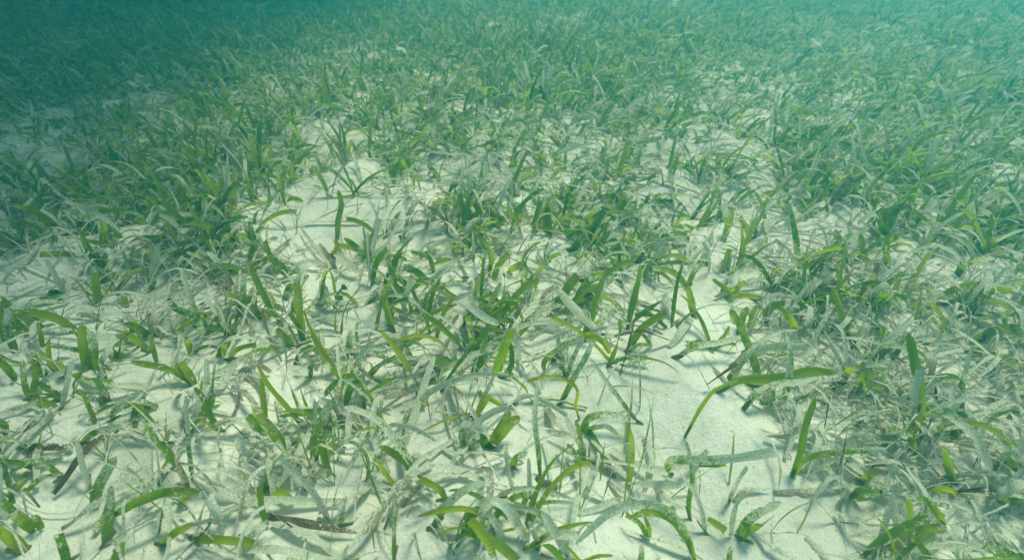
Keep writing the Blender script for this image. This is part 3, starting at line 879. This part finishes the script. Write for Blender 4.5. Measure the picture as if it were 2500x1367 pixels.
THINGS = []      # every thing, with what its label needs
def note(o, kind, C, looks, label, lm):
    P = np.vstack(C); x, y, z = project(P)
    x0, y0, _ = project(C[0][0]); k = int(np.argmax([np.linalg.norm(c[-1] - c[0]) for c in C]))
    x1, y1, _ = project(C[k][-1])
    L = max(float(np.linalg.norm(np.diff(c, axis=0), axis=1).sum()) for c in C)
    THINGS.append(dict(o=o, kind=kind, x=float(np.mean(x)), y=float(np.mean(y)), bx=float(x0), by=float(y0), dx=float(x1 - x0), dy=float(y1 - y0), L=L, looks=looks, n=len(C), label=label, lm=lm, top=float(max(c[:, 2].max() - c[0, 2] for c in C))))

def make_shoot(kind, blades, label=None, lm=None, sheath=True):
    """blades: list of (centre line, side vectors, width, look, style)"""
    base = blades[0][0][0].copy()
    root = bpy.data.objects.new({'S': 'seagrass_shoot', 'T': 'needle_seagrass'}[kind], None)
    root.empty_display_size = .02; COL.objects.link(root); root.location = base
    for C, side, w, look, style in blades:
        SKEW[0] = random.uniform(-.8, .8)
        co, q, A = ribbon_mesh('leaf', C, side, w, look, style, wave=random.uniform(0, .10))
        link('leaf', mesh_np('leaf', co - base, q, A, LEAF), root)
    if sheath and kind == 'S':
        T = tangents(blades[0][0])[:3].mean(0)
        if T[2] > .1:
            co, q, A = sheath_mesh(base, T, blades[0][2] * .36, .014)
            link('sheath', mesh_np('sheath', co - base, q, A, LEAF), root)
    note(root, kind, [b[0] for b in blades], [b[3] for b in blades], label, lm)
    return root
def make_loose(C, side, w, look, style, label=None, lm=None):
    SKEW[0] = random.uniform(-.8, .8)
    co, q, A = ribbon_mesh('fallen_leaf', C, side, w, look, style, wave=random.uniform(0, .14))
    c = C[len(C) // 2].copy()
    o = link('fallen_leaf', mesh_np('fallen_leaf', co - c, q, A, LEAF), None, c)
    note(o, 'L', [C], [look], label, lm)
    return o

def keep_up(C, lift=.0025):
    g = ground_z(C[:, 0], C[:, 1]) + lift
    C[:, 2] = np.maximum(C[:, 2], g); return C

taken = []
def traced_leaf(kind, look, wpx, pts, off, first_base):
    px = [(off[0] + x / 2.7344, off[1] + y / 2.7344, h) for x, y, h in pts]
    out = []
    bx, by, bh = px[0]
    P0 = on_ground(bx, by, 0 if bh is None else bh / 100)
    if bh is None and kind != 'L': P0[2] -= .003
    out.append(P0)
    n = len(px)
    for i, (x, y, h) in enumerate(px[1:], 1):
        if h is not None: out.append(on_ground(x, y, h / 100)); continue
        if kind == 'L':
            out.append(on_ground(x, y, .004 + (.012 * random.random() if 0 < i < n - 1 else .004 * random.random()))); continue
        q = at_depth(x, y, P0[1])
        hv = max(q[2] - float(ground_z(q[0], q[1])), 0) if y < by else 0
        u = .80 if i < n - 1 else .74
        out.append(on_ground(x, y, min(max(u * hv, .010 + .01 * (i < n - 1)), .22)))
    C, L = catmull(out, VS)
    keep_up(C, .002 if kind == 'L' else .001)
    V = C - CAM; dist = np.linalg.norm(V, axis=1); V /= dist[:, None]
    T = tangents(C)
    if kind == 'L':
        s = np.cross(T, [0, 0, 1.0]); s /= np.linalg.norm(s, axis=1, keepdims=True) + 1e-9
        ang = random.uniform(-.35, .35); s = s * math.cos(ang) + np.cross(T, s) * math.sin(ang)
        eff = .82
    else:
        s = np.cross(T, V); s /= np.linalg.norm(s, axis=1, keepdims=True) + 1e-9
        r0 = random.uniform(-.6, .6); r1 = r0 + random.uniform(-.5, .5)
        r = (r0 + (r1 - r0) * VS)[:, None]
        s = s * np.cos(r) + np.cross(T, s) * np.sin(r)
        eff = max(.72, math.cos(r0))
    w = wpx * .69 / 2.7344 / FPX * float(dist.mean()) / eff
    w = min(w, .0112 if kind != 'L' else .0120)
    style = random.choice(['round', 'cut', 'round']) if look not in 'db' else random.choice(['cut', 'taper', 'cut'])
    if wpx < 30 and kind == 'T': style = 'taper'
    return C, s, w, look, style

def read_traces():
    cur = None; items = []
    for ln in TRACES.strip().splitlines():
        if ln[:2] in ('S ', 'L ', 'T '):
            head, label, lm = ln.split('|')
            kind, crop = head.split()
            cur = (kind, crop, label.strip(), lm.strip() or None, []); items.append(cur)
        else:
            f = ln.split()
            pts = []
            for s in f[2:]:
                v = [float(k) for k in s.split(',')]
                pts.append((v[0], v[1], v[2] if len(v) > 2 else None))
            cur[4].append((f[0], float(f[1]), pts))
    for kind, crop, label, lm, leaves in items:
        off = CROPS[crop]
        if kind == 'L':
            for i, (look, w, pts) in enumerate(leaves):
                C, s, w, look, style = traced_leaf('L', look, w, pts, off, i == 0)
                make_loose(C, s, w, look, style, label if i == 0 else None, lm if i == 0 else None)
        else:
            bl = [traced_leaf(kind, look, w, pts, off, i == 0) for i, (look, w, pts) in enumerate(leaves)]
            # leaves of one foot start at that foot when they were traced close to it; others are shoots of their own
            groups = [[bl[0]]]; reach = .075 if any(w in label for w in ('clump', 'tuft', 'pair', 'two ', 'three ', 'leaves', 'tangle')) else .035
            for b in bl[1:]:
                for g in groups:
                    if np.linalg.norm(b[0][0][:2] - g[0][0][0][:2]) < reach:
                        g.append(b); break
                else: groups.append([b])
            if len(groups) > 1 and DEBUG: print('SPLIT', label, [len(g) for g in groups])
            groups.sort(key=lambda g: -len(g) if reach > .05 else 0)
            for gi, g in enumerate(groups):
                make_shoot(kind, g, label if gi == 0 else None, lm if gi == 0 else None)
                taken.append(g[0][0][0][:2])
read_traces()

# ------------------------------------------------------------------ the rest of the meadow, as dense as the photograph shows it
def grid(rows):
    out = []
    for r in rows:
        line = np.zeros(25)
        for a, b, v in r: line[a:b] = v
        out.append(line)
    return np.array(out)
GREEN = grid([
 [(0,25,9)],
 [(0,25,9)],
 [(0,7,8.5),(7,10,6),(10,25,9)],
 [(0,2,6.5),(2,5,5),(5,7,8),(7,9,3),(9,11,6.5),(11,19,8),(19,21,6),(21,25,8)],
 [(0,1,7),(1,4,6),(4,7,8),(7,8,1.5),(8,10,3.5),(10,13,7),(13,17,7.5),(17,18,4),(18,21,6.5),(21,23,5.5),(23,25,7)],
 [(0,6,7),(6,7,3),(7,9,1.2),(9,11,2.5),(11,13,6),(13,16,6.5),(16,18,5),(18,22,7.5),(22,25,6.5)],
 [(0,6,6),(6,7,4.5),(7,9,3),(9,11,2.2),(11,14,4.5),(14,16,5.5),(16,17,3),(17,18,.6),(18,21,4),(21,25,6.5)],
 [(0,2,5.5),(2,5,3),(5,7,4),(7,9,3),(9,11,3),(11,15,3.5),(15,16,3),(16,18,.6),(18,20,4),(20,25,6)],
 [(0,2,3),(2,5,1.4),(5,8,2.2),(8,10,1.2),(10,14,2.5),(14,17,1.2),(17,19,3),(19,25,4.6)],
 [(0,2,2.4),(2,5,1),(5,9,1.8),(9,11,.9),(11,14,1.6),(14,17,.5),(17,20,2.2),(20,25,3.8)],
 [(0,6,2),(6,9,1.8),(9,12,.8),(12,14,.8),(14,16,1),(16,19,.5),(19,25,3.6)],
 [(0,6,2),(6,9,1.8),(9,12,.9),(12,16,.9),(16,19,.4),(19,25,3.4)],
 [(0,6,1.8),(6,12,1.4),(12,16,1),(16,20,.3),(20,25,3)],
 [(0,6,1.8),(6,12,1.4),(12,16,1),(16,21,.3),(21,25,3)]])
LITTER = grid([
 [(0,25,1.5)],[(0,25,2)],[(0,25,2.5)],
 [(0,9,3),(9,20,4.5),(20,25,4)],
 [(0,6,4),(6,9,2.5),(9,11,3.5),(11,14,6),(14,19,4.5),(19,25,4.5)],
 [(0,2,4),(2,6,5),(6,7,4),(7,9,1.2),(9,11,2),(11,16,4),(16,19,4),(19,25,5)],
 [(0,2,4),(2,7,6),(7,9,2.5),(9,12,2),(12,16,3.5),(16,18,1),(18,22,8),(22,25,5)],
 [(0,2,4),(2,6,5.5),(6,8,4.5),(8,12,3),(12,16,4.5),(16,18,1.5),(18,22,8),(22,25,6)],
 [(0,2,3),(2,5,2),(5,9,4),(9,12,2),(12,15,4),(15,17,1.5),(17,19,4.5),(19,25,7)],
 [(0,5,2.5),(5,9,3.5),(9,12,2),(12,15,2.5),(15,18,1.5),(18,25,6.5)],
 [(0,4,3.5),(4,9,4.5),(9,13,1.8),(13,16,2.5),(16,19,1.2),(19,25,6.5)],
 [(0,5,3),(5,9,4.5),(9,13,2),(13,17,2.2),(17,20,1),(20,25,6)],
 [(0,6,3),(6,10,4),(10,14,3),(14,17,2),(17,21,.6),(21,25,6)],
 [(0,6,3),(6,10,4),(10,14,3),(14,17,2),(17,21,.6),(21,25,6)]])
GREEN[8:] *= 1.4; GREEN[8:, :10] *= 1.25; LITTER[8:, :14] *= .78; GREEN[4:9, :7] *= 1.75; GREEN[5:, 19:] *= 1.75; LITTER[7:12, 16:18] *= .5; LITTER[5:9, 10:16] *= 1.35; GREEN[5:8, 10:17] *= 1.25; LITTER[8:, :14] *= 1.55; GREEN[9:, 21:] *= 1.25; LITTER[7:, 19:] *= 1.5; GREEN[4:6, 6:9] *= .7
def field(G, px, py):
    gx = np.clip(px / 100 - .5, 0, 24); gy = np.clip(py / 100 - .5, 0, 13)
    i, j = np.minimum(gx.astype(int), 23), np.minimum(gy.astype(int), 12); a, b = gx - i, gy - j
    return G[j, i] * (1-a) * (1-b) + G[j, i+1] * a * (1-b) + G[j+1, i] * (1-a) * b + G[j+1, i+1] * a * b
def scatter(G, dens, power, y0, y1, margin=.35):
    hw = lambda y: .84 * np.sqrt((y * cp + .45 * sp) ** 2) * (1 + margin) + .65
    n = int(dens * (y1 - y0) * 2 * hw(y1))
    x = rng.uniform(-hw(y1), hw(y1), n); y = rng.uniform(y0, y1, n)
    ok = np.abs(x) < hw(y); x, y = x[ok], y[ok]
    z = ground_z(x, y)
    px, py, zc = project(np.stack([x, y, z], -1))
    patch = .78 + .55 * np.sin(x * 7.1 + np.sin(y * 9) * 1.3) * np.sin(y * 8.3 + x * 2.2) + .5 * np.sin(x * 23 + 2 * np.sin(y * 11)) * np.sin(y * 19 + 2 * np.sin(x * 9))
    patch = patch + np.clip((y - 1.2) / 1.2, 0, 1) * (1.05 - patch)
    keep = rng.random(len(x)) < np.clip(field(G, px, py) / 9 * (patch if G is GREEN else 1), 0, 1) ** power
    return np.stack([x, y, z], -1)[keep], px[keep], py[keep]

def grow(B, az, th0, curl, L, W, segs, twist, roll):
    """centre lines and side vectors of many leaves at once"""
    s = segs; n = len(B); ds = np.diff(s)
    sm = (s[1:] + s[:-1]) / 2
    th = th0[:, None] + curl[:, None] * sm[None, :] ** 1.6
    da = (twist * .5)[:, None] * sm[None, :]
    dx = np.sin(th) * np.cos(az[:, None] + da); dy = np.sin(th) * np.sin(az[:, None] + da); dz = np.cos(th)
    D = np.stack([dx, dy, dz], -1) * (L[:, None] * ds[None, :])[..., None]
    C = np.concatenate([B[:, None, :], B[:, None, :] + np.cumsum(D, 1)], 1)
    g = ground_z(C[..., 0], C[..., 1]) + .003
    C[..., 2] = np.maximum(C[..., 2], np.where(s[None, :] > .02, g, C[..., 2]))
    a = az[:, None] + (twist * .5)[:, None] * s[None, :]
    perp = np.stack([-np.sin(a), np.cos(a), np.zeros_like(a)], -1)
    T = np.gradient(C, axis=1); T /= np.linalg.norm(T, axis=2, keepdims=True) + 1e-9
    r = (roll[:, None] + twist[:, None] * s[None, :])[..., None]
    S = perp * np.cos(r) + np.cross(T, perp) * np.sin(r)
    return C, S
def shoot_leaves(P):
    """leaf parameters for shoots at P"""
    n = len(P)
    k = rng.choice([1, 2, 3, 4, 5], n, p=[.10, .24, .32, .23, .11])
    i = np.repeat(np.arange(n), k); m = len(i)
    B = P[i] + np.stack([rng.normal(0, .004, m), rng.normal(0, .004, m), np.full(m, -.003)], -1)
    az0 = rng.uniform(0, 2 * math.pi, n)
    az = az0[i] + rng.choice([0, math.pi], m) + rng.normal(0, .5, m)
    th0 = np.abs(rng.normal(.42, .50, m))
    # the swell leans the tops towards the right
    sway = .12 + .42 * np.clip(P[i, 0], -1.6, 1.8)
    vx = np.sin(th0) * np.cos(az) + np.sin(sway) * .9; vy = np.sin(th0) * np.sin(az) + .05
    th0 = np.clip(np.hypot(vx, vy), 0, 1.3); az = np.arctan2(vy, vx)
    lush = .8 - .13 * np.clip(P[i, 1] - .9, 0, 1) + .35 * np.sin(P[i, 0] * 5.3 + 1) * np.sin(P[i, 1] * 4.1 + P[i, 0]) 
    curl = np.abs(rng.normal(1.35, .85, m)); L = lush * rng.uniform(.042, .122, m) * np.where(rng.random(m) < .15, 1.35, 1)
    W = rng.normal(.0063, .0016, m).clip(.0032, .0105)
    lk = rng.random(m)
    seed = rng.random(m) ** 1.1
    age = np.where(lk < .66, rng.uniform(.02, .45, m), np.where(lk < .84, rng.uniform(.45, .75, m), rng.uniform(.75, 1.25, m)))
    L = np.minimum(L, .108) * (.84 + .16 * np.clip(P[i, 1] - .35, 0, 1)); W = np.where(P[i, 1] < .55, np.minimum(W, .0075), W)
    age = age + .16 * np.clip(P[i, 0] - .2, 0, 1)
    dead = np.where(rng.random(m) < .10, rng.uniform(.3, .8, m), 0)
    return dict(i=i, B=B, az=az, th0=th0, curl=curl, L=L, W=W, seed=seed, age=age, dead=dead, twist=rng.normal(0, .9, m), roll=rng.normal(0, .35, m))
def strips(C, S, W, segs, par, style_r):
    n, k = C.shape[:2]
    w = np.where(style_r[:, None] < .6, np.sqrt(np.clip(1 - ((segs[None] - .86) / .14).clip(0) ** 2, .02, 1)), np.where(style_r[:, None] < .85, np.ones((1, k)), np.clip((1 - segs[None]) / .5, .06, 1) ** .7))
    w = w * (.72 + .28 * np.clip(segs / .25, 0, 1))[None] * W[:, None] * .5
    T = np.gradient(C, axis=1); nor = np.cross(T, S); nor /= np.linalg.norm(nor, axis=2, keepdims=True) + 1e-9
    keel = (w * .22)[..., None] * nor
    co = np.stack([C - S * w[..., None] + keel, C, C + S * w[..., None] + keel], 2).reshape(-1, 3)
    b = (np.arange(n)[:, None] * k + np.arange(k - 1)[None]).ravel() * 3
    q = np.concatenate([np.stack([b, b + 1, b + 4, b + 3], 1), np.stack([b + 1, b + 2, b + 5, b + 4], 1)])
    rep = lambda v: np.repeat(v, k * 3)
    A = {'along': np.tile(np.repeat(segs, 3), n), 'across': np.tile(np.array([-.5, 0, .5]), n * k), 'seed': rep(par['seed']), 'age': rep(par['age']), 'dead': rep(par['dead'])}
    return co, q, A
def look_of(age, seed, dead):
    if dead > .3: return 'd'
    if age > 1.1: return 'P'
    if age > .82: return 'p'
    if age > .5: return 'h'
    return 'y' if seed > .72 else ('G' if seed < .28 else 'g')

P, px, py = scatter(GREEN, 1800, 1.15, .12, 7.0)
if taken:      # keep clear of the feet already standing
    TK = np.array(taken)
    near = P[:, 1] < 1.6
    d = np.full(len(P), 9.0)
    d[near] = np.sqrt(((P[near, None, :2] - TK[None]) ** 2).sum(-1)).min(1)
    ok = d > .022; P, px, py = P[ok], px[ok], py[ok]
n_single = max(0, 300 - sum(1 for t in THINGS if t['kind'] == 'S'))
view = (px > -20) & (px < 2520) & (py > 0) & (py < 1400)
order = np.argsort(np.where(view, np.hypot(P[:, 0], P[:, 1]), 99))
single, rest = order[:n_single], order[n_single:]
par = shoot_leaves(P[single])
C, S = grow(par['B'], par['az'], par['th0'], par['curl'], par['L'], par['W'], VS, par['twist'], par['roll'])
for j in range(len(single)):
    ks = np.where(par['i'] == j)[0]
    make_shoot('S', [(C[k], S[k], par['W'][k], look_of(par['age'][k], par['seed'][k], par['dead'][k]), random.choice(['round', 'cut', 'round', 'taper'])) for k in ks])
outside = ~view[rest] & (P[rest, 1] < .9) & (py[rest] > 1400)
rest = rest[~outside]
cos, qs, As, base = [], [], [], 0
for lo, hi, segs in ((0, 1.5, VS[::2]), (1.5, 2.8, np.array([0, .2, .4, .6, .78, .9, .97, 1.0])), (2.8, 99, np.array([0, .3, .58, .82, 1.0]))):
    D = P[rest]; dd = np.hypot(D[:, 0], D[:, 1]); D = D[(dd >= lo) & (dd < hi)]
    par = shoot_leaves(D)
    C, S = grow(par['B'], par['az'], par['th0'], par['curl'], par['L'], par['W'], segs, par['twist'], par['roll'])
    co, q, A = strips(C, S, par['W'], segs, par, rng.random(len(C)))
    cos.append(co); qs.append(q + base); As.append(A); base += len(co)
me = mesh_np('seagrass_meadow', np.concatenate(cos), np.concatenate(qs), {k: np.concatenate([a[k] for a in As]) for k in As[0]}, LEAF)
tag(link('seagrass_meadow', me), 'dense green seagrass meadow stretching away behind the single shoots', 'seagrass', kind='stuff')

# fallen leaves on the sand: the nearest are things, the rest one litter
P, px, py = scatter(LITTER, 1500, 1.1, .2, 4.0, .2)
view = (px > 0) & (px < 2500) & (py > 0) & (py < 1367)
m = len(P)
def lying(P, Lr, Wr):
    m = len(P); az = rng.uniform(0, 2 * math.pi, m); bend = rng.normal(0, .9, m); L = rng.uniform(*Lr, m); W = rng.uniform(*Wr, m)
    return az, bend, L, W
def lay(P, az, bend, L, segs, arch):
    a = az[:, None] + bend[:, None] * (segs[None] - .5)
    d = np.stack([np.cos(a), np.sin(a)], -1) * (L[:, None, None] / (len(segs) - 1))
    xy = P[:, None, :2] + np.cumsum(d, 1) - d.sum(1, keepdims=True) / 2
    z = ground_z(xy[..., 0], xy[..., 1]) + .003 + arch[:, None] * np.sin(np.pi * segs[None]) + rng.uniform(0, .006, len(P))[:, None]
    C = np.concatenate([xy, z[..., None]], -1)
    S = np.stack([-np.sin(a), np.cos(a), np.zeros_like(a)], -1)
    r = (rng.normal(0, .35, len(P))[:, None] + rng.normal(0, .5, len(P))[:, None] * segs[None])[..., None]
    T = np.gradient(C, axis=1); T /= np.linalg.norm(T, axis=2, keepdims=True) + 1e-9
    return C, S * np.cos(r) + np.cross(T, S) * np.sin(r)
n_l = max(0, 300 - sum(1 for t in THINGS if t['kind'] == 'L'))
order = np.argsort(np.where(view, np.hypot(P[:, 0], P[:, 1]), 99)); single, rest = order[:n_l], order[n_l:]
az, bend, L, W = lying(P[single], (.04, .125), (.003, .0078))
C, S = lay(P[single], az, bend, L, VS, rng.uniform(0, .022, len(single)) ** 1.0)
for j in range(len(single)):
    make_loose(C[j], S[j], W[j], random.choice('ppdddhb' if random.random() < .6 else 'pdd'), random.choice(['cut', 'cut', 'taper', 'round']))
segs = np.array([0, .2, .4, .6, .8, 1.0])
rest = rest[(py[rest] < 1380)]
fP, _, _ = scatter(LITTER, 5600, 1.6, .2, 2.6, .2)         # shreds and broken threads
Q = np.concatenate([P[rest], fP]); nr = len(rest); nq = len(Q)
az, bend, L, W = lying(Q, (.035, .125), (.002, .0068))
L[nr:] = rng.uniform(.008, .075, nq - nr); W[nr:] = rng.uniform(.0007, .0030, nq - nr)
C, S = lay(Q, az, bend, L, segs, rng.uniform(0, 1, nq) ** 2 * .032)
par = dict(seed=rng.random(nq), age=rng.uniform(.45, 1.15, nq), dead=rng.uniform(.3, .85, nq))
co, q, A = strips(C, S, W, segs, par, rng.random(nq))
tag(link('leaf_litter', mesh_np('leaf_litter', co, q, A, LEAF)), 'grey and beige shreds of dead seagrass strewn over the sand', 'litter', kind='stuff')

# a few thin needle-leaved shoots on the bare sand
xy = np.stack([rng.uniform(0, 2500, 130), rng.uniform(480, 1350, 130)], 1)
for x, y in xy:
    p = on_ground(x, y)
    bl = []
    for k in range(random.choice([1, 1, 2, 3])):
        L = random.uniform(.03, .10)
        C1, S1 = grow(p[None] - [0, 0, .003], np.array([random.uniform(0, 6.28)]), np.array([random.uniform(.1, .7)]), np.array([random.uniform(0, .9)]), np.array([L]), None, VS, np.array([random.gauss(0, .5)]), np.array([0.]))
        bl.append((C1[0], S1[0], random.uniform(.0010, .0022), random.choice('hhgdgb'), 'taper'))
    make_shoot('T', bl)

# ------------------------------------------------------------------ labels
COLOUR = {'g': 'green', 'G': 'dark green', 'y': 'yellow green', 'h': 'half crusted', 'p': 'pale crusted', 'P': 'white crusted', 'd': 'grey beige', 'b': 'dark brown'}
NUM = {1: 'single', 2: 'two-leaved', 3: 'three-leaved', 4: 'four-leaved', 5: 'five-leaved'}
MARKS = [t for t in THINGS if t['lm']]
GROUP = {'S': 'seagrass shoots rooted in the sand', 'T': 'thin needle seagrass on the sand', 'L': 'fallen seagrass leaves on the sand'}
CAT = {'S': 'seagrass', 'T': 'seagrass', 'L': 'dead leaf'}
used = {}
def place(t, k=0):
    o = sorted(MARKS, key=lambda q: math.hypot(q['x'] - t['x'], (q['y'] - t['y']) * 1.4))[k]
    dx, dy = t['x'] - o['x'], (t['y'] - o['y']) * 1.2
    if abs(dx) > abs(dy): rel = 'right of' if dx > 0 else 'left of'
    else: rel = 'in front of' if dy > 0 else 'behind'
    return rel, o
def describe(t):
    col = COLOUR[max(set(t['looks']), key=t['looks'].count)]
    size = 'long' if t['L'] > .10 else ('short' if t['L'] < .062 else '')
    dx, dy = t['dx'], t['dy']
    if t['kind'] == 'L':
        s = 'level' if abs(dx) > 2.2 * abs(dy) else ('upright' if abs(dy) > 2.2 * abs(dx) else ('slanting' if dx * dy < 0 else 'backslanting'))
        s = {'level': 'lying crosswise', 'upright': 'pointing away', 'slanting': 'slanting up right', 'backslanting': 'slanting up left'}[s]
        return f'{size} {col} fallen leaf {s}'
    if dy > 12: lean = 'hanging forward'
    elif abs(dx) < .5 * abs(dy): lean = 'upright'
    else: lean = 'leaning right' if dx > 0 else 'leaning left'
    return f'{size} {col} {"needle" if t["kind"] == "T" else NUM[min(t["n"], 5)]} shoot {lean}'
for t in THINGS:
    if t['label']: used[t['label'].lower()] = 1
todo = [t for t in THINGS if not t['label']]
byl = {}
for t in todo:
    rel, o = place(t)
    t['d'] = math.hypot(o['x'] - t['x'], o['y'] - t['y'])
    byl.setdefault(' '.join(f'{describe(t)}, {rel} {o["lm"]}'.split()), []).append(t)
RANK = ['nearest', 'second nearest', 'third nearest', 'fourth nearest', 'fifth nearest', 'sixth nearest', 'seventh nearest', 'eighth nearest']
for lab, ts in byl.items():
    ts.sort(key=lambda t: t['d'])
    for k, t in enumerate(ts):
        t['label'] = lab if len(ts) == 1 else f'{RANK[min(k, 7)]} {lab}'
for t in THINGS:
    w = t['label'].split()
    if len(w) > 16: t['label'] = ' '.join(x for x in w if x not in ('the', 'fallen'))
    tag(t['o'], t['label'], CAT[t['kind']], GROUP[t['kind']])
print('THINGS', {k: sum(1 for t in THINGS if t['kind'] == k) for k in 'SLT'}, 'longest label', max(len(t['label'].split()) for t in THINGS))
